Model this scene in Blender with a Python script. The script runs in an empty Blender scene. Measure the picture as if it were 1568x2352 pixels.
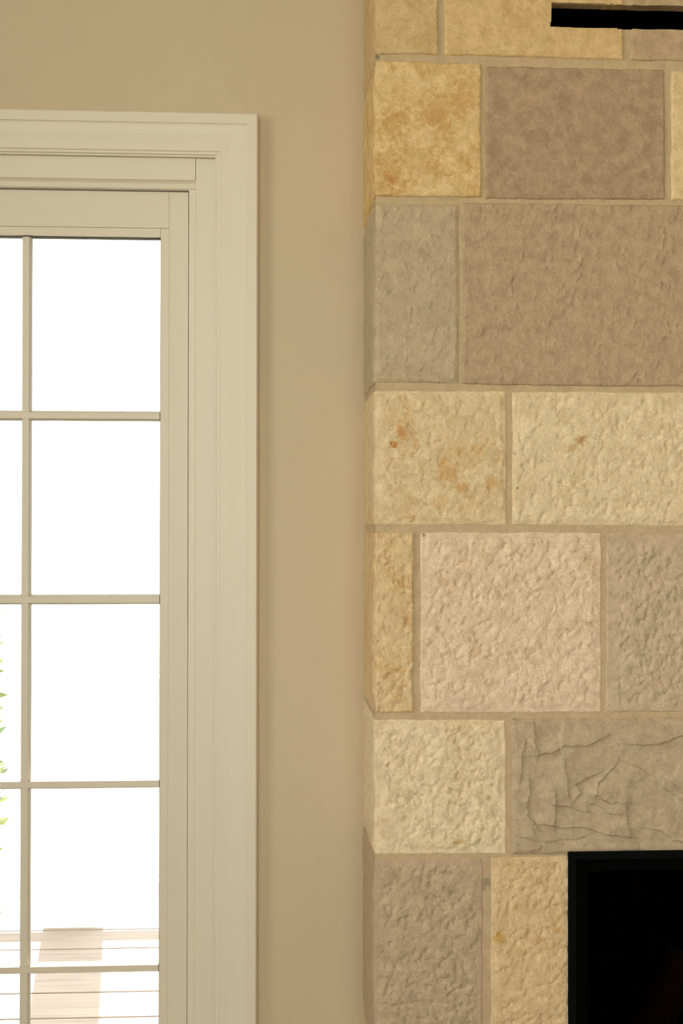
import bpy, bmesh, math, random
import numpy as np
from mathutils import Matrix, Vector

sc = bpy.context.scene
COL = sc.collection

# ------------------------------------------------------------------ camera
FPX = 3000.0
CAM = Vector((0.0, -3.0, 1.65))
YAW, PITCH, ROLL = (math.radians(a) for a in (3.285, 0.463, 0.0685))
fw = Vector((math.sin(YAW) * math.cos(PITCH), math.cos(YAW) * math.cos(PITCH), math.sin(PITCH)))
rt0 = Vector((math.cos(YAW), -math.sin(YAW), 0.0))
up0 = rt0.cross(fw)
RT = math.cos(ROLL) * rt0 + math.sin(ROLL) * up0
UP = -math.sin(ROLL) * rt0 + math.cos(ROLL) * up0
cam_d = bpy.data.cameras.new('camera')
cam = bpy.data.objects.new('camera', cam_d)
COL.objects.link(cam)
m = Matrix((RT, UP, -fw)).transposed().to_4x4()
m.translation = CAM
cam.matrix_world = m
cam_d.sensor_fit = 'VERTICAL'
cam_d.sensor_height = 36.0
cam_d.lens = 36.0 * FPX / 2352.0
cam_d.clip_start = 0.05
cam_d.clip_end = 300
sc.camera = cam

# ------------------------------------------------------------------ sky, sun, exposure
SKY = 9.2
w = bpy.data.worlds.new('overcast_bright_sky')
sc.world = w
w.use_nodes = True
bg = w.node_tree.nodes['Background']
bg.inputs['Color'].default_value = (1.0, 0.97, 0.91, 1)
bg.inputs['Strength'].default_value = SKY
sun_d = bpy.data.lights.new('sun', 'SUN')
sun_d.energy = 30.0
sun_d.angle = math.radians(0.6)
sun_d.color = (1.0, 0.96, 0.88)
sun = bpy.data.objects.new('sun', sun_d)
COL.objects.link(sun)
SUN_EL, SUN_AZ = math.radians(38), math.radians(6.5)
sun_dir = Vector((math.sin(SUN_AZ) * math.cos(SUN_EL), -math.cos(SUN_AZ) * math.cos(SUN_EL), -math.sin(SUN_EL)))
sun.rotation_euler = sun_dir.to_track_quat('-Z', 'Y').to_euler()
sun.location = (0, 8, 6)
sc.view_settings.view_transform = 'Standard'
sc.view_settings.look = 'None'
sc.view_settings.gamma = 1.0
sc.view_settings.use_curve_mapping = False
sc.view_settings.exposure = -0.31
sc.cycles.max_bounces = 7
sc.cycles.diffuse_bounces = 3
sc.cycles.glossy_bounces = 2
sc.cycles.transparent_max_bounces = 16
sc.cycles.use_adaptive_sampling = True
sc.cycles.adaptive_threshold = 0.02
sc.cycles.caustics_reflective = False
sc.cycles.caustics_refractive = False


# ------------------------------------------------------------------ helpers
def at(px, py, Y):
    """point of the plane Y = const seen at a pixel of the 1568 x 2352 frame"""
    d = fw * FPX + RT * (px - 784.0) - UP * (py - 1176.0)
    t = (Y - CAM.y) / d.y
    return CAM + d * t


def on_floor(px, py, Z):
    d = fw * FPX + RT * (px - 784.0) - UP * (py - 1176.0)
    return CAM + d * ((Z - CAM.z) / d.z)


def lin(r, g, b):
    return tuple(((c / 255.0 + 0.055) / 1.055) ** 2.4 if c > 10 else c / 255.0 / 12.92 for c in (r, g, b))


def tag(o, label=None, cat=None, group=None, kind=None):
    if label: o['label'] = label
    if cat: o['category'] = cat
    if group: o['group'] = group
    if kind: o['kind'] = kind
    return o


def empty(name, loc=(0, 0, 0)):
    o = bpy.data.objects.new(name, None)
    o.location = loc
    o.empty_display_size = 0.1
    COL.objects.link(o)
    return o


def link(name, me, mat, parent=None):
    o = bpy.data.objects.new(name, me)
    COL.objects.link(o)
    if mat is not None and not me.materials:
        me.materials.append(mat)
    if parent is not None:
        o.parent = parent
        o.matrix_parent_inverse = Matrix.Translation(-Vector(parent.location))
    return o


def boxes(name, lst, mat, parent=None, bevel=0.0):
    """one mesh made of axis-aligned boxes (x0, x1, y0, y1, z0, z1)"""
    bm = bmesh.new()
    for (x0, x1, y0, y1, z0, z1) in lst:
        vs = [bm.verts.new((x, y, z)) for x in (x0, x1) for y in (y0, y1) for z in (z0, z1)]
        for f in ((0, 1, 3, 2), (4, 6, 7, 5), (0, 4, 5, 1), (2, 3, 7, 6), (0, 2, 6, 4), (1, 5, 7, 3)):
            bm.faces.new([vs[i] for i in f])
    bmesh.ops.recalc_face_normals(bm, faces=bm.faces)
    if bevel:
        bmesh.ops.bevel(bm, geom=list(bm.edges), offset=bevel, segments=2, affect='EDGES', profile=0.5)
    me = bpy.data.meshes.new(name)
    bm.to_mesh(me)
    bm.free()
    return link(name, me, mat, parent)


def extrude(name, prof, axis, a, b, mat, parent=None, ma=0.0, mb=0.0):
    """sweep a closed profile [(t, y)] along 'x' or 'z' from a to b.
    t is the coordinate across the bar; ma / mb shear the ends (mitre: shift = m * t)"""
    bm = bmesh.new()
    rings = []
    for (s, mi) in ((a, ma), (b, mb)):
        ring = []
        for (t, y) in prof:
            k = s + mi * (t - prof[0][0])
            ring.append(bm.verts.new((k, y, t) if axis == 'x' else (t, y, k)))
        rings.append(ring)
    n = len(prof)
    for i in range(n):
        bm.faces.new((rings[0][i], rings[0][(i + 1) % n], rings[1][(i + 1) % n], rings[1][i]))
    bm.faces.new(rings[0][::-1])
    bm.faces.new(rings[1])
    bmesh.ops.recalc_face_normals(bm, faces=bm.faces)
    me = bpy.data.meshes.new(name)
    bm.to_mesh(me)
    bm.free()
    return link(name, me, mat, parent)


# ------------------------------------------------------------------ materials
def new_mat(name):
    m = bpy.data.materials.new(name)
    m.use_nodes = True
    nt = m.node_tree
    return m, nt, nt.nodes['Principled BSDF']


def nd(nt, typ, **kw):
    n = nt.nodes.new(typ)
    for k, v in kw.items():
        if k in n.inputs:
            n.inputs[k].default_value = v
        else:
            setattr(n, k, v)
    return n


def paint(name, col, rough=0.5, bump=0.0, scale=300.0, var=0.03, spec=0.4):
    m, nt, p = new_mat(name)
    tc = nd(nt, 'ShaderNodeTexCoord')
    no = nd(nt, 'ShaderNodeTexNoise', Scale=scale, Detail=2.0)
    nt.links.new(tc.outputs['Object'], no.inputs['Vector'])
    lo = nd(nt, 'ShaderNodeTexNoise', Scale=2.2, Detail=3.0)
    nt.links.new(tc.outputs['Object'], lo.inputs['Vector'])
    r = nd(nt, 'ShaderNodeValToRGB')
    r.color_ramp.elements[0].position = 0.3
    r.color_ramp.elements[1].position = 0.7
    r.color_ramp.elements[0].color = tuple(c * (1 - var) for c in col) + (1,)
    r.color_ramp.elements[1].color = tuple(min(1, c * (1 + var)) for c in col) + (1,)
    nt.links.new(lo.outputs['Fac'], r.inputs['Fac'])
    nt.links.new(r.outputs['Color'], p.inputs['Base Color'])
    p.inputs['Roughness'].default_value = rough
    p.inputs['Specular IOR Level'].default_value = spec
    if bump:
        b = nd(nt, 'ShaderNodeBump', Strength=bump, Distance=0.001)
        nt.links.new(no.outputs['Fac'], b.inputs['Height'])
        nt.links.new(b.outputs['Normal'], p.inputs['Normal'])
    return m


def stone_mat(name, base, light, stain, stain_amt=0.3, grain=1.0, seed=0.0, spots=()):
    """limestone: base and light mottling, iron-coloured stains, fine grain"""
    m, nt, p = new_mat(name)
    L = nt.links
    tc = nd(nt, 'ShaderNodeTexCoord')
    mp = nd(nt, 'ShaderNodeMapping')
    mp.inputs['Location'].default_value = (seed * 3.7, seed * 1.3, seed * 5.1)
    L.new(tc.outputs['Object'], mp.inputs['Vector'])
    # mottling
    n1 = nd(nt, 'ShaderNodeTexNoise', Scale=38.0, Detail=5.0, Roughness=0.66, Distortion=0.4)
    L.new(mp.outputs[0], n1.inputs['Vector'])
    r1 = nd(nt, 'ShaderNodeValToRGB')
    r1.color_ramp.elements[0].position = 0.33
    r1.color_ramp.elements[1].position = 0.66
    r1.color_ramp.elements[0].color = base + (1,)
    r1.color_ramp.elements[1].color = light + (1,)
    L.new(n1.outputs['Fac'], r1.inputs['Fac'])
    # stains: fine blotches gated by a broad noise
    n2 = nd(nt, 'ShaderNodeTexNoise', Scale=(15.0 if stain_amt > 0.7 else 9.0), Detail=3.0, Distortion=0.6)
    L.new(mp.outputs[0], n2.inputs['Vector'])
    n3 = nd(nt, 'ShaderNodeTexNoise', Scale=75.0, Detail=3.0, Roughness=0.7)
    L.new(mp.outputs[0], n3.inputs['Vector'])
    mul = nd(nt, 'ShaderNodeMath', operation='MULTIPLY')
    L.new(n2.outputs['Fac'], mul.inputs[0])
    L.new(n3.outputs['Fac'], mul.inputs[1])
    mr = nd(nt, 'ShaderNodeMapRange')
    mr.inputs['From Min'].default_value = 0.36 - 0.16 * stain_amt
    mr.inputs['From Max'].default_value = 0.46 - 0.10 * stain_amt
    mr.inputs['To Max'].default_value = 0.12 + 0.75 * stain_amt
    L.new(mul.outputs[0], mr.inputs['Value'])
    mx = nd(nt, 'ShaderNodeMixRGB')
    mx.inputs['Color2'].default_value = stain + (1,)
    L.new(mr.outputs[0], mx.inputs['Fac'])
    L.new(r1.outputs['Color'], mx.inputs['Color1'])
    # fine grain
    n4 = nd(nt, 'ShaderNodeTexNoise', Scale=380.0, Detail=2.0, Roughness=0.7)
    L.new(mp.outputs[0], n4.inputs['Vector'])
    mg = nd(nt, 'ShaderNodeMapRange')
    mg.inputs['From Min'].default_value = 0.3
    mg.inputs['From Max'].default_value = 0.7
    mg.inputs['To Min'].default_value = 1 - 0.15 * grain
    mg.inputs['To Max'].default_value = 1 + 0.15 * grain
    L.new(n4.outputs['Fac'], mg.inputs['Value'])
    col_out = mx.outputs['Color']
    for (pt, rad_, colr, strg) in spots:          # single stains with a ragged outline
        off = nd(nt, 'ShaderNodeVectorMath', operation='SCALE')
        L.new(n3.outputs['Color'], off.inputs[0]); off.inputs['Scale'].default_value = rad_ * 2.2
        ad = nd(nt, 'ShaderNodeVectorMath', operation='ADD')
        L.new(tc.outputs['Object'], ad.inputs[0]); L.new(off.outputs[0], ad.inputs[1])
        ds = nd(nt, 'ShaderNodeVectorMath', operation='DISTANCE')
        L.new(ad.outputs[0], ds.inputs[0])
        ds.inputs[1].default_value = (pt[0] + rad_ * 1.1, pt[1] + rad_ * 1.1, pt[2] + rad_ * 1.1)
        mq = nd(nt, 'ShaderNodeMapRange')
        mq.inputs['From Min'].default_value = rad_; mq.inputs['From Max'].default_value = rad_ * 0.45
        mq.inputs['To Min'].default_value = 0.0; mq.inputs['To Max'].default_value = strg
        L.new(ds.outputs['Value'], mq.inputs['Value'])
        m2 = nd(nt, 'ShaderNodeMixRGB')
        m2.inputs['Color2'].default_value = colr + (1,)
        L.new(mq.outputs[0], m2.inputs['Fac']); L.new(col_out, m2.inputs['Color1'])
        col_out = m2.outputs['Color']
    vm = nd(nt, 'ShaderNodeVectorMath', operation='SCALE')
    L.new(col_out, vm.inputs[0])
    L.new(mg.outputs[0], vm.inputs['Scale'])
    L.new(vm.outputs[0], p.inputs['Base Color'])
    bp = nd(nt, 'ShaderNodeBump', Strength=0.5, Distance=0.0012)
    L.new(n4.outputs['Fac'], bp.inputs['Height'])
    bp2 = nd(nt, 'ShaderNodeBump', Strength=0.45, Distance=0.004)
    n5 = nd(nt, 'ShaderNodeTexNoise', Scale=110.0, Detail=3.0, Roughness=0.6)
    L.new(mp.outputs[0], n5.inputs['Vector'])
    L.new(n5.outputs['Fac'], bp2.inputs['Height'])
    L.new(bp.outputs['Normal'], bp2.inputs['Normal'])
    L.new(bp2.outputs['Normal'], p.inputs['Normal'])
    p.inputs['Roughness'].default_value = 0.85
    p.inputs['Specular IOR Level'].default_value = 0.2
    return m


def wood_mat(name, c1, c2, rough=0.6):
    m, nt, p = new_mat(name)
    L = nt.links
    tc = nd(nt, 'ShaderNodeTexCoord')
    mp = nd(nt, 'ShaderNodeMapping')
    mp.inputs['Scale'].default_value = (1.0, 14.0, 14.0)
    L.new(tc.outputs['Object'], mp.inputs['Vector'])
    n = nd(nt, 'ShaderNodeTexNoise', Scale=3.0, Detail=6.0, Distortion=0.6)
    L.new(mp.outputs[0], n.inputs['Vector'])
    r = nd(nt, 'ShaderNodeValToRGB')
    r.color_ramp.elements[0].position = 0.3
    r.color_ramp.elements[1].position = 0.7
    r.color_ramp.elements[0].color = c1 + (1,)
    r.color_ramp.elements[1].color = c2 + (1,)
    L.new(n.outputs['Fac'], r.inputs['Fac'])
    L.new(r.outputs['Color'], p.inputs['Base Color'])
    p.inputs['Roughness'].default_value = rough
    return m


def glass_mat(name, tint=(0.96, 0.98, 0.96), ior=1.45):
    m = bpy.data.materials.new(name)
    m.use_nodes = True
    nt = m.node_tree
    nt.nodes.clear()
    out = nd(nt, 'ShaderNodeOutputMaterial')
    tr = nd(nt, 'ShaderNodeBsdfTransparent')
    tr.inputs['Color'].default_value = tint + (1,)
    gl = nd(nt, 'ShaderNodeBsdfGlossy', Roughness=0.02)
    fr = nd(nt, 'ShaderNodeFresnel', IOR=ior)
    mx = nd(nt, 'ShaderNodeMixShader')
    nt.links.new(fr.outputs[0], mx.inputs[0])
    nt.links.new(tr.outputs[0], mx.inputs[1])
    nt.links.new(gl.outputs[0], mx.inputs[2])
    nt.links.new(mx.outputs[0], out.inputs[0])
    return m


M_WALL = paint('beige_wall_paint', (0.635, 0.515, 0.352), 0.7, bump=0.6, scale=260, var=0.015, spec=0.25)
M_TRIM = paint('cream_trim_paint', (0.77, 0.69, 0.575), 0.4, var=0.01, spec=0.4)
M_DOOR = paint('cream_door_paint', (0.75, 0.67, 0.555), 0.42, var=0.01, spec=0.4)
M_CEIL = paint('ceiling_paint', (0.85, 0.83, 0.78), 0.8)
M_FLOOR = wood_mat('oak_floor', (0.17, 0.13, 0.095), (0.25, 0.20, 0.15), 0.4)
M_DECK = wood_mat('deck_wood', (0.128, 0.103, 0.093), (0.182, 0.151, 0.138), 0.7)
M_UNDER = paint('deck_joist_wood', (0.05, 0.035, 0.025), 0.9)
M_WHITE = paint('white_exterior_paint', (0.85, 0.85, 0.84), 0.5)
M_GROUND = paint('pale_dry_ground', (0.40, 0.38, 0.30), 0.9, scale=40, var=0.1)
M_GLASS = glass_mat('clear_glass')
M_BLACK = paint('matte_black_steel', (0.0015, 0.0015, 0.0015), 0.7, spec=0.02)
M_BLACK2 = paint('black_steel_edge', (0.003, 0.0035, 0.003), 0.6, spec=0.04)
M_SOOT = paint('sooty_black_lining', (0.0012, 0.0012, 0.0012), 1.0, spec=0.0)
M_DKGLASS = glass_mat('dark_fire_glass', (0.55, 0.52, 0.48), 1.08)
M_LOG = paint('charred_log', (0.06, 0.03, 0.016), 0.95, bump=1.0, scale=60, var=0.5, spec=0.05)
M_SEAL = paint('dark_glazing_seal', (0.10, 0.09, 0.075), 0.7)

# ------------------------------------------------------------------ sizes
WALL_T = 0.16
XL, XR = -2.9, 2.75          # room sides
YB = -6.2                    # wall behind the camera
CEIL = 3.95
D = 0.292                    # how far the chimney breast stands out
YF = -D                      # stone face


def X(px, Y=0.0, py=1200):
    return at(px, py, Y).x


def Z(py, Y=0.0, px=300):
    return at(px, py, Y).z


# door levels and lines, from the wall plane
x_cas_o = X(591); x_cas_i = X(493, 0, 1200)
x_c = X(60, 0.04)            # centre of the door leaf (middle glazing bar)
z_cas_o = Z(262, 0, 300)
z_cas_i = Z(368, 0, 300)


def mir(x):
    return 2 * x_c - x


# ------------------------------------------------------------------ room shell
floor = boxes('floor', [(XL, XR, YB, WALL_T, -0.1, 0.0)], M_FLOOR); tag(floor, kind='structure')
ceiling = boxes('ceiling', [(XL - 0.15, XR + 0.15, YB - 0.15, WALL_T, CEIL, CEIL + 0.12)], M_CEIL); tag(ceiling, kind='structure')
x_op_r = X(502); x_op_l = mir(x_op_r); z_op = Z(357)
wb = boxes('wall_back', [(XL - 0.15, x_op_l, 0, WALL_T, -0.1, CEIL), (x_op_r, XR + 0.15, 0, WALL_T, -0.1, CEIL),
                         (x_op_l, x_op_r, 0, WALL_T, z_op, CEIL)], M_WALL)
tag(wb, kind='structure')
wr = boxes('wall_right', [(XR, XR + 0.15, YB, 0, -0.1, CEIL)], M_WALL); tag(wr, kind='structure')


def windowed_wall(name, fixed, thick, along, lo, hi, wins, z0, z1, first):
    """a wall along 'x' or 'y' with tall window openings [(a, b)]"""
    lst = []
    cur = lo
    for (a, b) in wins:
        lst += [(cur, a, -0.1, CEIL), (a, b, -0.1, z0), (a, b, z1, CEIL)]
        cur = b
    lst.append((cur, hi, -0.1, CEIL))
    t0, t1 = sorted((fixed, fixed + thick))

    def mk(a, b, za, zb, p=0.0, q=None):
        q0, q1 = (t0, t1) if q is None else q
        return (a, b, q0, q1, za, zb) if along == 'x' else (q0, q1, a, b, za, zb)
    o = boxes(name, [mk(*l) for l in lst], M_WALL); tag(o, kind='structure')
    mid = (t0 + t1) / 2
    for k, (a, b) in enumerate(wins):
        e = empty('window_%d' % (first + k), (((a + b) / 2, mid, z0) if along == 'x' else (mid, (a + b) / 2, z0)))
        tag(e, kind='structure')
        q = (mid - 0.03, mid + 0.03)
        fr = 0.05
        boxes('window_frame', [mk(a, a + fr, z0, z1, q=q), mk(b - fr, b, z0, z1, q=q),
                               mk(a + fr, b - fr, z0, z0 + fr, q=q), mk(a + fr, b - fr, z1 - fr, z1, q=q),
                               mk(a + fr, b - fr, (z0 + z1) / 2 - 0.02, (z0 + z1) / 2 + 0.02, q=q)], M_TRIM, e)
        boxes('pane', [mk(a + fr, b - fr, z0 + fr, z1 - fr, q=(mid - 0.003, mid + 0.003))], M_GLASS, e)
        # portal: guides the sampling of the daylight that enters this window, gives off no light of its own
        pd = bpy.data.lights.new('window_portal', 'AREA')
        pd.shape = 'RECTANGLE'
        pd.size, pd.size_y = b - a, z1 - z0
        pd.cycles.is_portal = True
        po = bpy.data.objects.new('window_portal', pd)
        COL.objects.link(po)
        s = 1 if thick > 0 else -1
        if along == 'x':
            po.location = ((a + b) / 2, fixed + thick + 0.02 * s, (z0 + z1) / 2)
            po.rotation_euler = (Vector((0, -s, 0))).to_track_quat('-Z', 'Z').to_euler()
        else:
            po.location = (fixed + thick + 0.02 * s, (a + b) / 2, (z0 + z1) / 2)
            po.rotation_euler = (Vector((-s, 0, 0))).to_track_quat('-Z', 'Z').to_euler()
    return o


windowed_wall('wall_left', XL, -0.15, 'y', YB, 0.0, [(-5.9, -4.55), (-4.3, -2.95), (-2.7, -1.35)], 1.0, 3.85, 1)
windowed_wall('wall_front', YB, -0.15, 'x', XL - 0.15, XR + 0.15, [(-2.3, -0.7), (-0.3, 1.3)], 1.0, 3.85, 4)

# ------------------------------------------------------------------ chimney breast of limestone blocks
rng = np.random.default_rng(7)


def vnoise(x, y, seed):
    """smooth value noise, about -1 .. 1"""
    xi = np.floor(x).astype(np.int64); yi = np.floor(y).astype(np.int64)
    xf = x - xi; yf = y - yi
    u = xf * xf * xf * (xf * (xf * 6 - 15) + 10); v = yf * yf * yf * (yf * (yf * 6 - 15) + 10)

    def hsh(a, b):
        h = (a * 374761393 + b * 668265263 + seed * 982451653) & 0xFFFFFFFF
        h = ((h ^ (h >> 13)) * 1274126177) & 0xFFFFFFFF
        return ((h ^ (h >> 16)) & 0xFFFF) / 32767.5 - 1.0
    return ((hsh(xi, yi) * (1 - u) + hsh(xi + 1, yi) * u) * (1 - v) + (hsh(xi, yi + 1) * (1 - u) + hsh(xi + 1, yi + 1) * u) * v)


def fbm(x, y, seed, octv=4, gain=0.5):
    s = 0; a = 1; t = 0
    for o in range(octv):
        s = s + a * vnoise(x * 2 ** o + 17.3 * o, y * 2 ** o - 9.1 * o, seed + o * 31)
        t += a; a *= gain
    return s / t


def sstep(a, b, v):
    t = np.clip((v - a) / (b - a), 0, 1)
    return t * t * (3 - 2 * t)


def crop(*p):
    return [(820 + a_ / 2.096, 1620 + b_ / 2.096) for a_, b_ in p]


# broken ledges on the riven block, walked so that the higher side lies on the left of the walk
LEDGES = [
    (crop((862, 235), (940, 222), (990, 185), (1100, 190), (1185, 150)), 0.0032, 0.030),
    (crop((850, 60), (848, 180), (864, 240))[::-1], 0.0022, 0.016),
    (crop((1330, 185), (1440, 186), (1568, 145), (1700, 100)), 0.0034, 0.035),
    (crop((808, 190), (790, 270), (785, 345))[::-1], 0.0026, 0.016),
    (crop((830, 355), (836, 420), (815, 470), (826, 530), (862, 578))[::-1], 0.0028, 0.018),
    (crop((880, 570), (1000, 586), (1080, 580), (1150, 612), (1305, 630)), 0.0036, 0.022),
    (crop((955, 440), (950, 565))[::-1], 0.0028, 0.020),
    (crop((960, 480), (1090, 502)), 0.0024, 0.014),
    (crop((1110, 468), (1200, 512), (1255, 522)), 0.0030, 0.016),
    (crop((1150, 432), (1200, 458), (1292, 468)), 0.0026, 0.024),
    (crop((1296, 470), (1303, 565))[::-1], 0.0020, 0.02),
    (crop((1470, 380), (1500, 420), (1580, 455)), 0.0030, 0.02),
    (crop((1400, 592), (1460, 602), (1510, 652), (1600, 665)), 0.0034, 0.018),
    (crop((1000, 300), (1012, 430))[::-1], 0.0020, 0.018),
    (crop((1250, 275), (1160, 370), (1150, 432))[::-1], 0.0018, 0.03),
    (crop((770, 632), (850, 640), (930, 652)), 0.0016, 0.012),
    (crop((1620, 300), (1700, 320), (1900, 300)), 0.003, 0.03),
    (crop((1700, 520), (1850, 500), (2000, 520)), 0.003, 0.03),
]


def relief(x, z, style, seed):
    """height of the worked face in metres"""
    wx = x + 0.010 * fbm(x / 0.05, z / 0.05, seed + 5, 3); wz = z + 0.010 * fbm(x / 0.05, z / 0.05, seed + 6, 3)
    if style == 'smooth':
        return 0.0011 * fbm(wx / 0.06, wz / 0.06, seed, 4) + 0.0009 * fbm(wx / 0.014, wz / 0.020, seed + 1, 4, 0.6)
    if style == 'tooled':      # many short slanting chisel dents
        u = (wx - 0.30 * wz) / 0.0085; v = (wz + 0.2 * wx) / 0.019
        d = fbm(u, v, seed, 2)
        h = 0.0011 * fbm(wx / 0.07, wz / 0.07, seed + 1, 4)
        return h + 0.0024 * sstep(0.30, 0.7, d) - 0.0010 * sstep(0.2, 0.75, -d) + 0.0006 * fbm(wx / 0.008, wz / 0.010, seed + 2, 3)
    if style == 'pitted':
        u = (wx - 0.22 * wz) / 0.0098; v = (wz + 0.12 * wx) / 0.0130
        d = fbm(u, v, seed, 3)
        h = 0.0018 * fbm(wx / 0.06, wz / 0.07, seed + 1, 3)
        p = sstep(0.10, 0.62, -d)
        return h + 0.0021 * d - 0.0021 * p + 0.0007 * fbm(wx / 0.006, wz / 0.008, seed + 2, 3)
    if style == 'split':       # riven face: plates that swell towards a broken ledge and drop off below or beside it
        h = 0.0026 * fbm(wx / 0.10, wz / 0.08, seed, 4) + 0.0012 * fbm(wx / 0.014, wz / 0.018, seed + 1, 4, 0.6)
        rs = np.random.default_rng(seed)          # flat fracture facets, each with its own slope
        x0_, x1_, z0_, z1_ = x.min(), x.max(), z.min(), z.max()
        bd = np.full(x.shape, 9.0); fh = np.zeros(x.shape)
        for _ in range(24):
            cx_, cz_ = rs.uniform(x0_, x1_), rs.uniform(z0_, z1_)
            gx_, gz_ = rs.normal(0, 0.035), rs.normal(0, 0.04)
            dd = np.hypot((wx - cx_) * 0.7, wz - cz_)
            m_ = dd < bd
            bd = np.where(m_, dd, bd); fh = np.where(m_, gx_ * (wx - cx_) + gz_ * (wz - cz_), fh)
        h = h + fh
        jx = x + 0.006 * fbm(x / 0.03, z / 0.03, seed + 5, 4); jz = z + 0.006 * fbm(x / 0.03, z / 0.03, seed + 6, 4)
        for pts, sh, ln in LEDGES:
            P_ = [at(px_, py_, YF) for px_, py_ in pts]
            best = np.full(x.shape, 9.0); sign = np.zeros(x.shape); edge = np.ones(x.shape)
            for i_ in range(len(P_) - 1):
                ax, az, bx, bz = P_[i_].x, P_[i_].z, P_[i_ + 1].x, P_[i_ + 1].z
                l2 = (bx - ax) ** 2 + (bz - az) ** 2
                tt = ((jx - ax) * (bx - ax) + (jz - az) * (bz - az)) / l2
                tc = np.clip(tt, 0, 1)
                dd = np.hypot(jx - ax - tc * (bx - ax), jz - az - tc * (bz - az))
                cr = (bx - ax) * (jz - az) - (bz - az) * (jx - ax)
                up_ = dd < best
                best = np.where(up_, dd, best); sign = np.where(up_, cr, sign)
                over = np.maximum(0, np.maximum(-tt, tt - 1)) * math.sqrt(l2)
                over = np.where((tt < 0) & (i_ > 0), 0, over); over = np.where((tt > 1) & (i_ < len(P_) - 2), 0, over)
                edge = np.where(up_, np.exp(-over / 0.014), edge)
            hi = np.where(sign > 0, 1.0, 0.0)
            h = h + 1.9 * edge * sh * np.where(hi > 0, np.exp(-best / (1.8 * ln)), 0.0)
        return h
    return 0 * x


def grid_mesh(name, P, keep, yback):
    """P: (rows, cols, 3) points; keep: (rows-1, cols-1) mask; open edges are closed back to yback"""
    nr, nc = P.shape[:2]
    idx = np.arange(nr * nc).reshape(nr, nc)
    q = np.stack([idx[:-1, :-1], idx[:-1, 1:], idx[1:, 1:], idx[1:, :-1]], -1)[keep]
    e = np.concatenate([q[:, [0, 1]], q[:, [1, 2]], q[:, [2, 3]], q[:, [3, 0]]])
    key = np.sort(e, 1)
    kk = key[:, 0].astype(np.int64) * (nr * nc) + key[:, 1]
    _, inv, cnt = np.unique(kk, return_inverse=True, return_counts=True)
    b = e[cnt[inv] == 1]
    V = P.reshape(-1, 3)
    n0 = len(V)
    A = V[b[:, 0]]; B = V[b[:, 1]]
    A2 = A.copy(); B2 = B.copy()
    A2[:, 1] = np.maximum(yback, A[:, 1]); B2[:, 1] = np.maximum(yback, B[:, 1])
    k = len(b)
    V2 = np.concatenate([V, A, B, A2, B2])
    i = n0 + np.arange(k)
    q2 = np.stack([i + k, i, i + 2 * k, i + 3 * k], -1)
    F = np.concatenate([q, q2])
    me = bpy.data.meshes.new(name)
    me.vertices.add(len(V2)); me.vertices.foreach_set('co', V2.astype(np.float32).ravel())
    me.loops.add(F.size); me.loops.foreach_set('vertex_index', F.astype(np.int32).ravel())
    me.polygons.add(len(F))
    me.polygons.foreach_set('loop_start', np.arange(0, F.size, 4, dtype=np.int32))
    me.update(calc_edges=True)
    me.polygons.foreach_set('use_smooth', np.concatenate([np.ones(len(q), bool), np.zeros(k, bool)]))
    me.validate()
    return me


fire = empty('fireplace', (X(1857, YF), YF / 2, 0))
tag(fire, 'cream and tan limestone block fireplace breast reaching the ceiling beside the door', 'fireplace')

# slot and insert openings in the stone (world coordinates on the stone face)
SL_X0 = X(1263, YF, 40); SL_Z1 = Z(11, YF, 1420); SL_Z0 = Z(67, YF, 1420)
IN_X0 = X(1303, YF, 2150); IN_Z1 = Z(1953, YF, 1430)
IN_X1 = IN_X0 + 1.0; IN_Z0 = IN_Z1 - 0.78
SL_X1 = SL_X0 + 1.07
FX0 = X(858, YF, 1200); FX1 = IN_X1 + (IN_X0 - FX0)


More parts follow.
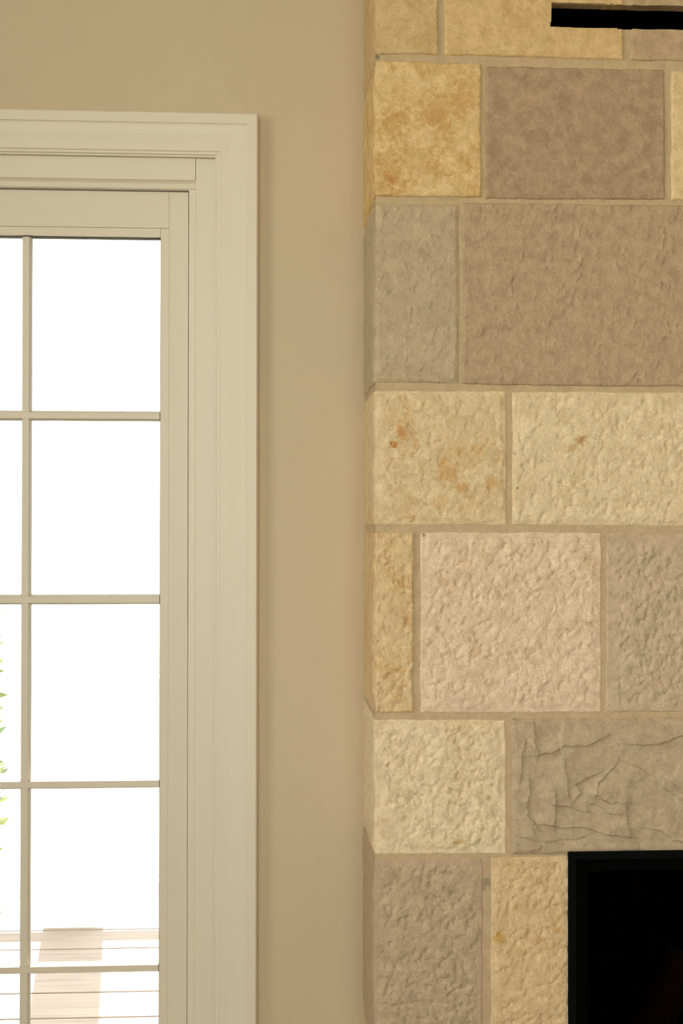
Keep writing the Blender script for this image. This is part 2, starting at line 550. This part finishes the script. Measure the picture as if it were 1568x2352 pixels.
def stone(px, style, mat, seed, corner=False, amp=1.0, proud=0.0, step=0.0021, margin=0.0, tilt=0.0, world=None):
    """px = (left, right, top at left, top at right, bottom at left, bottom at right) in frame pixels"""
    if world is None:
        l, r, tl, tr, bl, br = px
        c = [at(l, tl, YF), at(r, tr, YF), at(l, bl, YF), at(r, br, YF)]
        c = [(p.x, p.z) for p in c]
    else:
        x0, x1, z0, z1 = world
        c = [(x0, z1), (x1, z1), (x0, z0), (x1, z0)]
    if corner:
        c[0] = (FX0, c[0][1]); c[2] = (FX0, c[2][1])
    W = c[1][0] - c[0][0]; H = c[0][1] - c[2][1]
    nc = max(3, int(W / step)); nr = max(3, int(H / step))
    s, t = np.meshgrid(np.linspace(0, 1, nc + 1), np.linspace(0, 1, nr + 1))
    x = (c[0][0] * (1 - s) + c[1][0] * s) * (1 - t) + (c[2][0] * (1 - s) + c[3][0] * s) * t
    z = (c[0][1] * (1 - s) + c[1][1] * s) * (1 - t) + (c[2][1] * (1 - s) + c[3][1] * s) * t
    # wavy sawn edges
    wob = 0.0022
    x = x + wob * ((1 - s) * fbm(z / 0.06, z * 0 + 1.5, seed + 51, 3) + s * fbm(z / 0.06, z * 0 + 3.5, seed + 52, 3))
    z = z + wob * ((1 - t) * fbm(x / 0.06, x * 0 + 1.5, seed + 53, 3) + t * fbm(x / 0.06, x * 0 + 3.5, seed + 54, 3))
    h = np.clip(relief(x, z, style, seed) * amp, -0.0038 - proud, 0.014) + 0.003
    de = np.minimum(np.minimum(s * W, (1 - s) * W), np.minimum(t * H, (1 - t) * H))
    if corner:
        de = np.minimum(np.minimum(s * W * 0.8, (1 - s) * W), np.minimum(t * H, (1 - t) * H))
    if margin:
        mw = margin * (0.75 + 0.5 * fbm(x / 0.05, z / 0.05, seed + 61, 3))
        h = h * (0.15 + 0.85 * sstep(0.3, 1.0, de / np.maximum(mw, 1e-4)))
    rad = 0.0045 * (1 + 0.5 * fbm(x / 0.03, z / 0.03, seed + 62, 2))
    q = np.clip(1 - de / rad, 0, 1)
    h = h - rad * (1 - np.sqrt(np.maximum(0, 1 - q * q)))
    h = h + proud + tilt * (s - 0.5)
    P = np.stack([x, YF - h, z], -1)
    if corner:      # the block turns the corner: its left face runs back to the wall
        n = 24
        k = np.linspace(0, 1, n)[None, :]           # 0 at the wall, 1 at the arris
        y0 = P[:, :1, 1]
        yy = 0.0 * (1 - k) + (y0 + 0.001) * k
        zz = np.repeat(z[:, :1], n, 1)
        nx = 0.0016 * fbm(yy / 0.05, zz / 0.16, seed + 71, 4) + 0.004 * fbm(zz / 0.045, yy * 0 + 2.2, seed + 72, 4) * sstep(0.75, 1.0, k)
        ar = np.clip((k - 0.955) / 0.045, 0, 1) ** 2
        te = np.minimum(t[:, :1], 1 - t[:, :1]) * H
        rr = np.clip(1 - te / 0.005, 0, 1) ** 2 * 0.004
        xx = x[:, :1] + nx + rr + 0.0035 * ar
        P[:, 0, 0] = (xx[:, -1] + 0.0012)
        P = np.concatenate([np.stack([xx, yy, zz], -1), P], 1)
    cx = (P[:-1, :-1] + P[1:, 1:]) / 2
    cy_, cz_ = cx[..., 0], cx[..., 2]
    e1 = 0.0015 * fbm(cy_ / 0.03, cz_ * 0 + 0.3, 901, 3)
    inslot = (cy_ > SL_X0 + 0.003 * (cz_ - SL_Z0) / (SL_Z1 - SL_Z0)) & (cy_ < SL_X1) & (cz_ > SL_Z0 + e1) & (cz_ < SL_Z1 + e1 * 0.6)
    inins = (cy_ > IN_X0 + 0.004) & (cy_ < IN_X1 - 0.004) & (cz_ > IN_Z0) & (cz_ < IN_Z1 - 0.004)
    keep = ~(inslot | inins)
    if not keep.any():
        return None
    me = grid_mesh('stone', P, keep, YF + 0.03)
    o = link('stone', me, mat, fire)
    return o


def S(name, base, light, stain=(184, 138, 76), amt=0.3, grain=1.0, seed=0.0, k=1.0, spots=()):
    if amt < 0.25: stain = tuple(v * 0.86 for v in base)
    base = tuple(v * 0.965 for v in base); light = tuple(min(252, v * 1.01) for v in light)
    f = lambda c: tuple(min(0.9, v * q * k) for v, q in zip(lin(*c), K_ALB))
    return stone_mat(name, f(base), f(light), f(stain), amt, grain, seed,
                     [(tuple(at(a_, b_, YF - 0.003)), r_ / 1100.0, f(c_), s_) for (a_, b_, r_, c_, s_) in spots])


K_ALB = (1.21, 1.27, 1.48)
SPOTS = {   # marks on single blocks: frame pixel, radius in pixels, colour, strength
    3: [(1060, 230, 45, (188, 142, 84), 0.5), (1000, 260, 30, (182, 132, 74), 0.5), (900, 413, 16, (170, 108, 50), 0.6)],
    8: [(922, 993, 17, (186, 132, 72), 0.7), (905, 1022, 12, (176, 112, 48), 0.9), (1025, 1085, 32, (190, 142, 78), 0.6), (1060, 1120, 22, (186, 134, 70), 0.55),
        (1128, 1110, 20, (188, 140, 76), 0.6), (1095, 1035, 22, (200, 158, 98), 0.5), (945, 1190, 13, (184, 136, 72), 0.6), (1010, 1155, 22, (196, 152, 92), 0.5)],
    9: [(1335, 1010, 18, (182, 140, 88), 0.8), (1310, 1030, 13, (186, 146, 92), 0.7), (1181, 1040, 6, (120, 100, 70), 0.8), (1187, 1120, 5, (130, 108, 76), 0.7)],
    10: [(920, 1345, 12, (180, 132, 70), 0.6), (935, 1430, 14, (178, 128, 66), 0.6), (922, 1540, 14, (184, 138, 76), 0.5), (910, 1600, 18, (186, 142, 82), 0.5)],
    11: [(972, 1228, 6, (150, 110, 70), 0.8)],
    13: [(890, 1757, 6, (186, 134, 72), 0.8), (1122, 1834, 8, (178, 144, 80), 0.7), (1055, 1935, 14, (190, 150, 84), 0.6)],
    14: [(1193, 1904, 5, (120, 92, 56), 0.8), (1513, 1672, 5, (120, 96, 66), 0.7)],
    16: [(1148, 2154, 17, (184, 142, 66), 0.85), (1186, 2085, 9, (186, 146, 80), 0.6), (1280, 2135, 12, (188, 140, 74), 0.6)],
}
STONES = [
    # px quad, style, colours (base, light), stain amount, seed, kwargs
    ((862, 1006, -250, -250, 125, 126), 'smooth', (186, 155, 105), (202, 172, 122), 0.35, 11, dict(corner=True)),
    ((1021, 1431, -250, -250, 127, 137), 'smooth', (193, 158, 104), (208, 176, 124), 0.4, 12, dict(amp=1.3)),
    ((1448, 1860, -250, -250, 139, 150), 'smooth', (170, 142, 105), (184, 156, 118), 0.2, 13, dict(amp=1.2)),
    ((862, 1105, 139, 147, 451, 453), 'smooth', (198, 165, 106), (216, 186, 132), 0.92, 14, dict(corner=True, amp=1.2)),
    ((1114, 1526, 151, 160, 457, 459), 'smooth', (156, 128, 94), (172, 145, 110), 0.2, 15, dict(amp=1.7)),
    ((1541, 1950, 161, 172, 459, 462), 'smooth', (204, 176, 124), (218, 190, 140), 0.3, 16, dict()),
    ((860, 1054, 468, 467, 880, 881), 'tooled', (170, 147, 112), (184, 162, 126), 0.15, 17, dict(corner=True, amp=0.8, margin=0.012)),
    ((1062, 1960, 466, 476, 883, 894), 'tooled', (164, 138, 102), (178, 152, 116), 0.2, 18, dict(amp=0.85)),
    ((860, 1163, 896, 897, 1206, 1207), 'pitted', (199, 172, 124), (213, 189, 144), 0.6, 19, dict(corner=True, amp=0.62, margin=0.02)),
    ((1175, 1830, 899, 901, 1208, 1211), 'pitted', (204, 180, 134), (217, 195, 152), 0.25, 20, dict(amp=0.8, margin=0.018)),
    ((860, 951, 1222, 1222, 1638, 1638), 'pitted', (196, 166, 117), (212, 184, 136), 0.65, 21, dict(corner=True, amp=0.9, margin=0.006)),
    ((964, 1381, 1222, 1223, 1638, 1637), 'pitted', (204, 176, 138), (219, 193, 156), 0.3, 22, dict(amp=0.95, margin=0.03)),
    ((1391, 1860, 1224, 1226, 1636, 1634), 'pitted', (178, 154, 119), (194, 170, 134), 0.15, 23, dict(amp=1.15, margin=0.05)),
    ((859, 1163, 1652, 1652, 1964, 1962), 'pitted', (206, 182, 138), (222, 199, 156), 0.4, 24, dict(corner=True, amp=1.0, margin=0.03)),
    ((1174, 2080, 1651, 1645, 1962, 1946), 'split', (168, 144, 112), (184, 160, 126), 0.12, 25, dict(amp=1.0, margin=0.012, proud=0.003)),
    ((859, 1109, 1976, 1970, 2420, 2420), 'pitted', (172, 147, 114), (186, 161, 127), 0.2, 26, dict(corner=True, amp=1.1, margin=0.03)),
    ((1126, 1420, 1968, 1964, 2420, 2420), 'pitted', (198, 168, 120), (212, 182, 134), 0.35, 27, dict(amp=0.9, margin=0.02)),
]
for i, (px, style, ba, li, amt, seed, kw) in enumerate(STONES):
    mat = S('limestone_%02d' % i, ba, li, amt=amt, seed=float(seed), spots=SPOTS.get(i, ()))
    stone(px, style, mat, seed, **kw)
# courses that the frame cuts off: below, above and to the right of the picture (coarser grids)
zb = [Z(2434, YF, 1200), 0.42, 0.21, 0.012]
far_mats = [S('limestone_far_%d' % i, c, tuple(v + 14 for v in c), amt=0.3, seed=40.0 + i)
            for i, c in enumerate([(200, 172, 124), (170, 146, 110), (205, 180, 136)])]
gap = 0.013
k = 50
zt = [Z(-264, YF, 1200), CEIL - 0.005]
xb = at(1109, 2400, YF).x
for j in range(3):
    z1, z0 = zb[j], zb[j + 1] + gap
    cuts = [(FX0, FX0 + (0.24, 0.17, 0.28)[j]), (FX0 + (0.24, 0.17, 0.28)[j] + gap, IN_X0 + 0.02)]
    for q, (a, b) in enumerate(cuts):
        k += 1
        stone(None, 'pitted', far_mats[k % 3], k, corner=(q == 0), step=0.008, world=(a, b, z0, z1), margin=0.02)
zu = [zt[0], zt[0] + 0.36, zt[0] + 0.70, CEIL - 0.005]
for j in range(3):
    for q, (a, b) in enumerate([(FX0, FX0 + 0.3 + 0.15 * j), (FX0 + 0.3 + 0.15 * j + gap, FX0 + 0.9 - 0.1 * j), (FX0 + 0.9 - 0.1 * j + gap, FX1)]):
        k += 1
        stone(None, 'smooth', far_mats[k % 3], k, corner=(q == 0), step=0.012, world=(a, b, zu[j], zu[j + 1] - (gap if j < 2 else 0)))
# the right-hand part of each course
rows = [(Z(137, YF), Z(-250, YF), 1875), (Z(459, YF), Z(172, YF), 1965), (Z(883, YF), Z(476, YF), 1975), (Z(1208, YF), Z(901, YF), 1845),
        (Z(1636, YF), Z(1226, YF), 1875), (Z(1946, YF), Z(1645, YF), 2095)]
for (z0, z1, pl) in rows:
    a = X(pl, YF)
    while a < FX1 - 0.05:
        b = min(FX1, a + 0.28 + 0.2 * rng.random())
        if FX1 - b < 0.12: b = FX1
        k += 1
        stone(None, 'pitted', far_mats[k % 3], k, step=0.008, world=(a, b, z0, z1), margin=0.02)
        a = b + gap
for (z0, z1) in [(zb[0] + gap, IN_Z1)] + [(zb[j + 1] + gap, zb[j]) for j in range(3)]:
    a = IN_X1 - 0.02
    k += 1
    stone(None, 'pitted', far_mats[k % 3], k, step=0.008, world=(a, a + 0.2, z0, z1), margin=0.02)
    k += 1
    stone(None, 'pitted', far_mats[k % 3], k, step=0.008, world=(a + 0.2 + gap, FX1, z0, z1), margin=0.02)

# mortar bed behind the blocks, with the vent slot and the fire opening left free
MK = lambda *c: tuple(v * q for v, q in zip(lin(*c), K_ALB))
M_MORTAR = stone_mat('mortar', MK(175, 150, 111), MK(187, 162, 122),
                     MK(168, 142, 102), 0.15, 0.8, 3.0,
                     [(tuple(at(866, 130, YF + 0.0015)), 0.008, MK(116, 106, 80), 0.9), (tuple(at(1114, 2030, YF + 0.0015)), 0.018, MK(140, 128, 98), 0.8)])
ym = YF + 0.0015
xs = sorted([FX0 + 0.0035, SL_X0, IN_X0 + 0.004, IN_X1 - 0.004, SL_X1, FX1 - 0.003])
zs = [0.0, IN_Z0, IN_Z1 - 0.004, SL_Z0, SL_Z1, CEIL]
lst = []
for i in range(len(xs) - 1):
    for j in range(len(zs) - 1):
        mx, mz = (xs[i] + xs[i + 1]) / 2, (zs[j] + zs[j + 1]) / 2
        if SL_X0 < mx < SL_X1 and SL_Z0 < mz < SL_Z1: continue
        if IN_X0 < mx < IN_X1 and IN_Z0 < mz < IN_Z1: continue
        lst.append((xs[i], xs[i + 1], ym, 0.0, zs[j], zs[j + 1]))
o = boxes('mortar', lst, M_MORTAR, fire)
# black lined cavity of the vent slot
t = 0.004
a0, a1, c0, c1, yb0, yb1 = SL_X0, SL_X1, SL_Z0 - 0.001, SL_Z1, YF + 0.027, -0.01
boxes('vent_cavity', [(a0, a1, yb1 - t, yb1, c0, c1), (a0, a1, yb0, yb1, c0, c0 + t), (a0, a1, yb0, yb1, c1 - t, c1),
                      (a0, a0 + t, yb0, yb1, c0, c1), (a1 - t, a1, yb0, yb1, c0, c1)], M_SOOT, fire)

# ------------------------------------------------------------------ black fire insert
ins = empty('fireplace_insert', ((IN_X0 + IN_X1) / 2, YF, IN_Z0))
tag(ins, 'matte black framed fireplace insert set into the limestone blocks', 'fireplace insert')
y0, y1 = YF - 0.012, YF + 0.02


def frame4(name, x0, x1, z0, z1, wd, ya, yb, mat, par, bev=0.0015):
    for nm, bx in (('', (x0, x0 + wd, ya, yb, z0, z1)), ('', (x1 - wd, x1, ya, yb, z0, z1)),
                   ('', (x0 + wd, x1 - wd, ya, yb, z1 - wd, z1)), ('', (x0 + wd, x1 - wd, ya, yb, z0, z0 + wd))):
        boxes(name, [bx], mat, par, bev)


frame4('frame_bar', IN_X0, IN_X1, IN_Z0, IN_Z1, 0.016, y0, y1, M_BLACK2, ins)
frame4('inner_frame_bar', IN_X0 + 0.016, IN_X1 - 0.016, IN_Z0 + 0.016, IN_Z1 - 0.016, 0.028, YF + 0.004, YF + 0.02, M_BLACK, ins)
ga, gb, gc, gd = IN_X0 + 0.044, IN_X1 - 0.044, IN_Z0 + 0.044, IN_Z1 - 0.044
boxes('fire_glass', [(ga - 0.004, gb + 0.004, YF + 0.011, YF + 0.015, gc - 0.004, gd + 0.004)], M_DKGLASS, ins)
t = 0.006
bx0, bx1, bz0, bz1 = IN_X0 + 0.02, IN_X1 - 0.02, IN_Z0 + 0.02, IN_Z1 - 0.02
boxes('firebox', [(bx0, bx1, -0.02, -0.012, bz0, bz1), (bx0, bx0 + t, YF + 0.021, -0.02, bz0, bz1), (bx1 - t, bx1, YF + 0.021, -0.02, bz0, bz1),
                  (bx0 + t, bx1 - t, YF + 0.021, -0.02, bz1 - t, bz1), (bx0 + t, bx1 - t, YF + 0.021, -0.02, bz0, bz0 + t)], M_SOOT, ins)


def log(p, q, r, label, seed):
    p, q = Vector(p), Vector(q)
    ax = (q - p)
    n, ms = 14, 12
    u = ax.normalized().orthogonal().normalized(); v = ax.normalized().cross(u)
    rg = random.Random(seed)
    ph = [rg.random() * 6.28 for _ in range(4)]
    bm = bmesh.new()
    rings = []
    for i in range(n + 1):
        s = i / n
        ring = []
        for j in range(ms):
            a = 2 * math.pi * j / ms
            rr = r * (1 - 0.25 * s) * (1 + 0.13 * math.sin(3 * a + ph[0] + 2 * s) + 0.08 * math.sin(7 * s + ph[1] + 2 * a) + 0.05 * rg.uniform(-1, 1))
            ring.append(bm.verts.new(p + ax * s + (u * math.cos(a) + v * math.sin(a)) * rr + Vector((0, 0, 0.015 * math.sin(3 * s + ph[2])))))
        rings.append(ring)
    for i in range(n):
        for j in range(ms):
            bm.faces.new((rings[i][j], rings[i][(j + 1) % ms], rings[i + 1][(j + 1) % ms], rings[i + 1][j]))
    bm.faces.new(rings[0][::-1]); bm.faces.new(rings[-1])
    bmesh.ops.recalc_face_normals(bm, faces=bm.faces)
    me = bpy.data.meshes.new('fire_log'); bm.to_mesh(me); bm.free()
    o = link('fire_log', me, M_LOG)
    tag(o, label, 'log', 'logs inside the fire insert')


fz = IN_Z0 + 0.026
log((IN_X0 + 0.12, -0.09, fz + 0.055), (IN_X0 + 0.86, -0.085, fz + 0.055), 0.05, 'long charred log lying at the back of the black fire insert', 1)
log((IN_X0 + 0.10, -0.205, fz + 0.042), (IN_X0 + 0.55, -0.215, fz + 0.03), 0.042, 'short charred log lying in front inside the black fire insert', 2)
log((IN_X0 + 0.12, -0.17, fz + 0.14), (IN_X0 + 0.31, -0.12, fz + 0.49), 0.05, 'charred log leaning up across the others in the fire insert', 3)

# ------------------------------------------------------------------ door casing
trim1 = empty('trim_1', (x_c, 0, 0)); tag(trim1, kind='structure')
wc = x_cas_o - x_cas_i
# profile across the casing: t from the outer edge (0) to the inner edge (wc); y out of the wall is negative
PC = [(0.0, 0.0), (0.0, -0.021), (0.003, -0.024), (0.024, -0.024), (0.0265, -0.0215), (0.030, -0.0205), (0.048, -0.0180), (0.066, -0.0140),
      (wc - 0.0125, -0.0135), (wc - 0.0120, -0.0130), (wc - 0.0098, -0.0108), (wc - 0.0060, -0.0104), (wc - 0.0054, -0.0100), (wc - 0.0026, -0.0064), (wc, -0.0060), (wc, 0.0)]


def sweep_casing(name, side):
    bm = bmesh.new()
    rings = []
    for end in (0, 1):
        ring = []
        for (t_, y) in PC:
            if side == 'head':
                v = (mir(x_cas_o) + t_ if end == 0 else x_cas_o - t_, y, z_cas_o - t_)
            else:
                xx = x_cas_o - t_ if side == 'right' else mir(x_cas_o) + t_
                v = (xx, y, 0.0 if end == 0 else z_cas_o - t_)
            ring.append(bm.verts.new(v))
        rings.append(ring)
    n = len(PC)
    for i in range(n):
        bm.faces.new((rings[0][i], rings[0][(i + 1) % n], rings[1][(i + 1) % n], rings[1][i]))
    bm.faces.new(rings[0][::-1]); bm.faces.new(rings[1])
    bmesh.ops.recalc_face_normals(bm, faces=bm.faces)
    me = bpy.data.meshes.new(name); bm.to_mesh(me); bm.free()
    return link(name, me, M_TRIM, trim1)


sweep_casing('head_casing', 'head'); sweep_casing('side_casing', 'right'); sweep_casing('side_casing', 'left')

# ------------------------------------------------------------------ door jamb and stops
trim2 = empty('trim_2', (x_c, 0.05, 0)); tag(trim2, kind='structure')
YJ = 0.004                    # front of the jamb
xj_i = X(448, YJ); zj_i = Z(412, YJ)
xs_i = X(432.5, 0.012); zs_i = Z(433, 0.012, 220)
XO = x_op_r + 0.004; ZO = z_op + 0.004
for sgn in (1, -1):
    mm = (lambda v: v) if sgn == 1 else mir
    a, b = sorted((mm(xj_i), mm(XO)))
    boxes('side_jamb', [(a, b, YJ, WALL_T + 0.01, 0, ZO)], M_TRIM, trim2, 0.0008)
    a, b = sorted((mm(xs_i), mm(xj_i)))
    boxes('door_stop', [(a, b, 0.009, WALL_T, 0, zs_i)], M_TRIM, trim2, 0.0012)
boxes('head_jamb', [(mir(xj_i) + 0.0006, xj_i - 0.0006, YJ - 0.001, WALL_T + 0.01, zj_i, ZO)], M_TRIM, trim2, 0.0008)
# head stop with a small cove against the jamb
extrude('head_stop', [(zs_i, 0.011), (zs_i, WALL_T), (zj_i, WALL_T), (zj_i, 0.0040), (zj_i - 0.003, 0.0075), (zj_i - 0.007, 0.0105), (zs_i + 0.002, 0.0090)],
        'x', mir(xj_i), xj_i, M_TRIM, trim2)
boxes('threshold', [(mir(xj_i), xj_i, -0.01, WALL_T + 0.03, 0.0005, 0.02)], M_SEAL, trim2)

# ------------------------------------------------------------------ glazed door leaf
door = empty('door_1', (x_c, 0.05, 0.02)); tag(door, kind='structure')
YD = 0.024                    # inner face of the leaf
YG = 0.046                    # glass
xd = xs_i - 0.0022; zd = zs_i - 0.0022
xb_r = X(387, YD); xg_r = X(367.5, YD)      # bead line and glass edge
zb_t = Z(522, YD, 220); zg_t = Z(542, YD, 220)
TH = 0.044
zrow = [Z(p, YD, 220) for p in (954, 1378, 1803.5, 2228)]
pitch = (zrow[0] - zrow[3]) / 3
zrow = [zrow[0] - pitch * i for i in range(5)]
zg_b = zrow[4] + 0.012
BT = 0.023 / 2                # half width of a glazing bar
boxes('top_rail', [(mir(xb_r) + 0.0003, xb_r - 0.0003, YD, YD + TH, zb_t, zd)], M_DOOR, door, 0.0006)
boxes('bottom_rail', [(mir(xb_r), xb_r, YD, YD + TH, 0.024, zg_b - 0.0195)], M_DOOR, door, 0.0006)
for sgn in (1, -1):
    mm = (lambda v: v) if sgn == 1 else mir
    a, b = sorted((mm(xb_r), mm(xd)))
    boxes('stile', [(a, b, YD, YD + TH, 0.024, zd)], M_DOOR, door, 0.0006)
    a, b = sorted((mm(xg_r), mm(xb_r)))
    boxes('glazing_bead', [(a, b, YD + 0.0004, YD + TH - 0.0004, zg_b - 0.0195, zb_t - 0.0006)], M_DOOR, door, 0.0008)
    a, b = sorted((mm(xg_r), mm(xg_r - 0.0018)))
    boxes('glazing_seal', [(a, b, YG - 0.009, YG + 0.009, zg_b, zg_t)], M_SEAL, door)
boxes('glazing_bead', [(mir(xg_r) + 0.0003, xg_r - 0.0003, YD + 0.0004, YD + TH - 0.0004, zg_t, zb_t - 0.0005)], M_DOOR, door, 0.0008)
boxes('glazing_bead', [(mir(xg_r) + 0.0003, xg_r - 0.0003, YD + 0.0004, YD + TH - 0.0004, zg_b - 0.0195, zg_b)], M_DOOR, door, 0.0008)
boxes('glazing_seal', [(mir(xg_r), xg_r, YG - 0.009, YG + 0.009, zg_t - 0.0022, zg_t)], M_SEAL, door)


def bar_prof(c, y_in, sgn):
    """glazing bar: flat nose, bevelled flanks; sgn 1 = room side, -1 = outside"""
    w_ = BT; n_ = BT * 0.62
    ys = [0.0, 0.0015, 0.0105, 0.013, 0.013, 0.0105, 0.0015, 0.0]
    ts = [-w_, -w_, -n_ - 0.0012, -n_, n_, n_ + 0.0012, w_, w_]
    return [(c + t_, y_in - sgn * y_) for t_, y_ in zip(ts, ys)]


zcuts = [zg_t] + zrow[:4] + [zg_b]
for sgn, yb_ in ((1, YG - 0.003), (-1, YG + 0.003)):
    for zc in zrow[:4]:
        extrude('glazing_bar', bar_prof(zc, yb_, sgn), 'x', mir(xg_r) + 0.002, xg_r - 0.002, M_DOOR, door)
    for i in range(5):
        a = zcuts[i + 1] + (BT * 0.55 + 0.0012 if i < 4 else 0.0)
        b = zcuts[i] - (BT * 0.55 + 0.0012 if i > 0 else 0.0025)
        extrude('glazing_bar', bar_prof(x_c, yb_, sgn), 'z', a, b, M_DOOR, door)
for i in range(5):
    for (a, b) in ((mir(xg_r) + 0.0018, x_c - 0.001), (x_c + 0.001, xg_r - 0.0018)):
        boxes('pane', [(a, b, YG - 0.003, YG + 0.003, zcuts[i + 1] + 0.001, zcuts[i] - (0.0022 if i == 0 else 0.001))], M_GLASS, door)

# ------------------------------------------------------------------ outside: deck, railing, planting
ZDK = -0.05
deck_far = on_floor(220, 2129, ZDK).y
deck = empty('deck', (x_c, deck_far / 2, ZDK)); tag(deck, kind='structure')
g1 = on_floor(300, 2277, ZDK).y; g2 = on_floor(300, 2335, ZDK).y
bp = g1 - g2
edges = []
y = g1
while y < deck_far - 0.03: y += bp
yy = y
edges = [yy]
while yy > WALL_T + 0.05 + bp:
    yy -= bp; edges.append(yy)
edges[-1] = WALL_T + 0.012
edges[0] = deck_far
for i in range(len(edges) - 1):
    boxes('deck_board', [(-4.2, 2.6, edges[i + 1] + 0.005, edges[i] - 0.005, ZDK - 0.03, ZDK)], M_DECK, deck, 0.003)
boxes('joist_frame', [(-4.15, 2.55, WALL_T + 0.02, edges[0] - 0.02, ZDK - 0.09, ZDK - 0.034)], M_UNDER, deck)
rail = empty('deck_railing', (x_c, edges[0] + 0.05, ZDK))
tag(rail, 'white painted railing with posts along the far edge of the deck', 'railing')
yr = edges[0] + 0.04
tanE = math.tan(SUN_EL) / math.cos(SUN_AZ)
# heights whose shadows fall where the picture shows them
s1 = on_floor(300, 2143, ZDK).y; s2 = on_floor(300, 2160, ZDK).y
h1, h2 = (yr - s1) * tanE, (yr - s2) * tanE
pl = on_floor(94, 2160, ZDK); pr = on_floor(222, 2160, ZDK)
dx = math.tan(SUN_AZ)
p0 = pl.x - (yr - pl.y) * dx; p1 = pr.x - (yr - pr.y) * dx
pw = p1 - p0
for k_ in range(-2, 3):
    a = p0 + k_ * 1.55
    boxes('post', [(a, a + pw, yr, yr + pw, ZDK - 0.5, ZDK + 1.08), (a - 0.015, a + pw + 0.015, yr - 0.015, yr + pw + 0.015, ZDK + 1.08, ZDK + 1.11)], M_WHITE, rail, 0.003)
    if k_ < 2:
        boxes('bottom_rail', [(a + pw, a + 1.55, yr, yr + 0.03, ZDK + h1, ZDK + h2)], M_WHITE, rail, 0.003)
        boxes('top_rail', [(a + pw, a + 1.55, yr, yr + 0.09, ZDK + 0.98, ZDK + 1.04)], M_WHITE, rail, 0.003)
ground = boxes('ground', [(-40, 40, WALL_T, 60, -0.7, -0.6)], M_GROUND); tag(ground, kind='structure')
ground2 = boxes('ground', [(-40, XL - 0.2, -40, WALL_T, -0.7, -0.6), (XL - 0.2, 40, -40, YB - 0.2, -0.7, -0.6)], M_GROUND); tag(ground2, kind='structure')
roof_and_sun_block = boxes('roof_and_sun_block', [(XL - 0.6, XR + 0.6, YB - 0.5, WALL_T + 0.02, CEIL + 0.13, CEIL + 0.25), (XL - 0.6, XR + 0.6, WALL_T + 0.005, WALL_T + 1.6, 2.73, 2.83)], M_WHITE); tag(roof_and_sun_block, kind='structure')  # house roof, plus an unseen low eave added to block sun at the door

# leafy shrub beyond the railing, at the left edge of the glass
M_LEAF, nt, pb = new_mat('green_leaf')
oi = nd(nt, 'ShaderNodeTexCoord')
nz = nd(nt, 'ShaderNodeTexNoise', Scale=6.0, Detail=2.0)
nt.links.new(oi.outputs['Object'], nz.inputs['Vector'])
rp = nd(nt, 'ShaderNodeValToRGB')
rp.color_ramp.elements[0].position = 0.35; rp.color_ramp.elements[0].color = (0.07, 0.13, 0.08, 1)
rp.color_ramp.elements[1].position = 0.65; rp.color_ramp.elements[1].color = (0.24, 0.25, 0.09, 1)
nt.links.new(nz.outputs['Fac'], rp.inputs['Fac'])
nt.links.new(rp.outputs['Color'], pb.inputs['Base Color'])
pb.inputs['Roughness'].default_value = 0.5
M_STEM = paint('shrub_stem', (0.10, 0.07, 0.045), 0.9)
ysh = edges[0] + 0.75
xedge = X(13, ysh, 1700)
rad_s = 0.55
shrub = empty('shrub', (xedge - rad_s, ysh, -0.6))
tag(shrub, 'green leafy shrub growing beyond the white deck railing at the left of the glass', 'shrub')
rg = random.Random(4)
bm = bmesh.new()
for i in range(2200):
    zz = rg.uniform(-0.35, 1.55)
    rr = rad_s * (1 - 0.25 * ((zz - 0.5) / 1.2) ** 2) * math.sqrt(rg.uniform(0.25, 1))
    an = rg.uniform(0, 2 * math.pi)
    c = Vector((xedge - rad_s + rr * math.cos(an), ysh + rr * math.sin(an), zz))
    d1 = Vector((math.cos(an), math.sin(an), rg.uniform(-0.6, 0.6))).normalized()
    d2 = d1.cross(Vector((rg.uniform(-1, 1), rg.uniform(-1, 1), rg.uniform(0.2, 1)))).normalized()
    n_ = d1.cross(d2)
    L_ = rg.uniform(0.05, 0.09); W_ = L_ * 0.28
    vs = [bm.verts.new(p) for p in (c - d1 * L_ * 0.5, c + d2 * W_ + n_ * 0.006, c + d1 * L_ * 0.5, c - d2 * W_ + n_ * 0.006)]
    vm = bm.verts.new(c - n_ * 0.004)
    for q in range(4):
        bm.faces.new((vs[q], vs[(q + 1) % 4], vm))
me = bpy.data.meshes.new('foliage'); bm.to_mesh(me); bm.free()
fo = link('foliage', me, M_LEAF, shrub); fo['kind'] = 'stuff'
for q in range(5):
    an = q * 1.26
    bm = bmesh.new()
    p = Vector((xedge - rad_s, ysh, -0.6)); e_ = p + Vector((0.3 * math.cos(an), 0.3 * math.sin(an), 1.7))
    ring = []
    for s in range(6):
        f = s / 5
        c = p.lerp(e_, f) + Vector((0.03 * math.sin(5 * f + q), 0.03 * math.cos(4 * f), 0))
        ring.append([bm.verts.new(c + Vector((math.cos(a_), math.sin(a_), 0)) * (0.016 * (1 - 0.7 * f))) for a_ in (0, 1.05, 2.1, 3.14, 4.2, 5.24)])
    for s in range(5):
        for j in range(6):
            bm.faces.new((ring[s][j], ring[s][(j + 1) % 6], ring[s + 1][(j + 1) % 6], ring[s + 1][j]))
    bm.faces.new(ring[0][::-1]); bm.faces.new(ring[-1])
    me = bpy.data.meshes.new('stem'); bm.to_mesh(me); bm.free()
    link('stem', me, M_STEM, shrub)
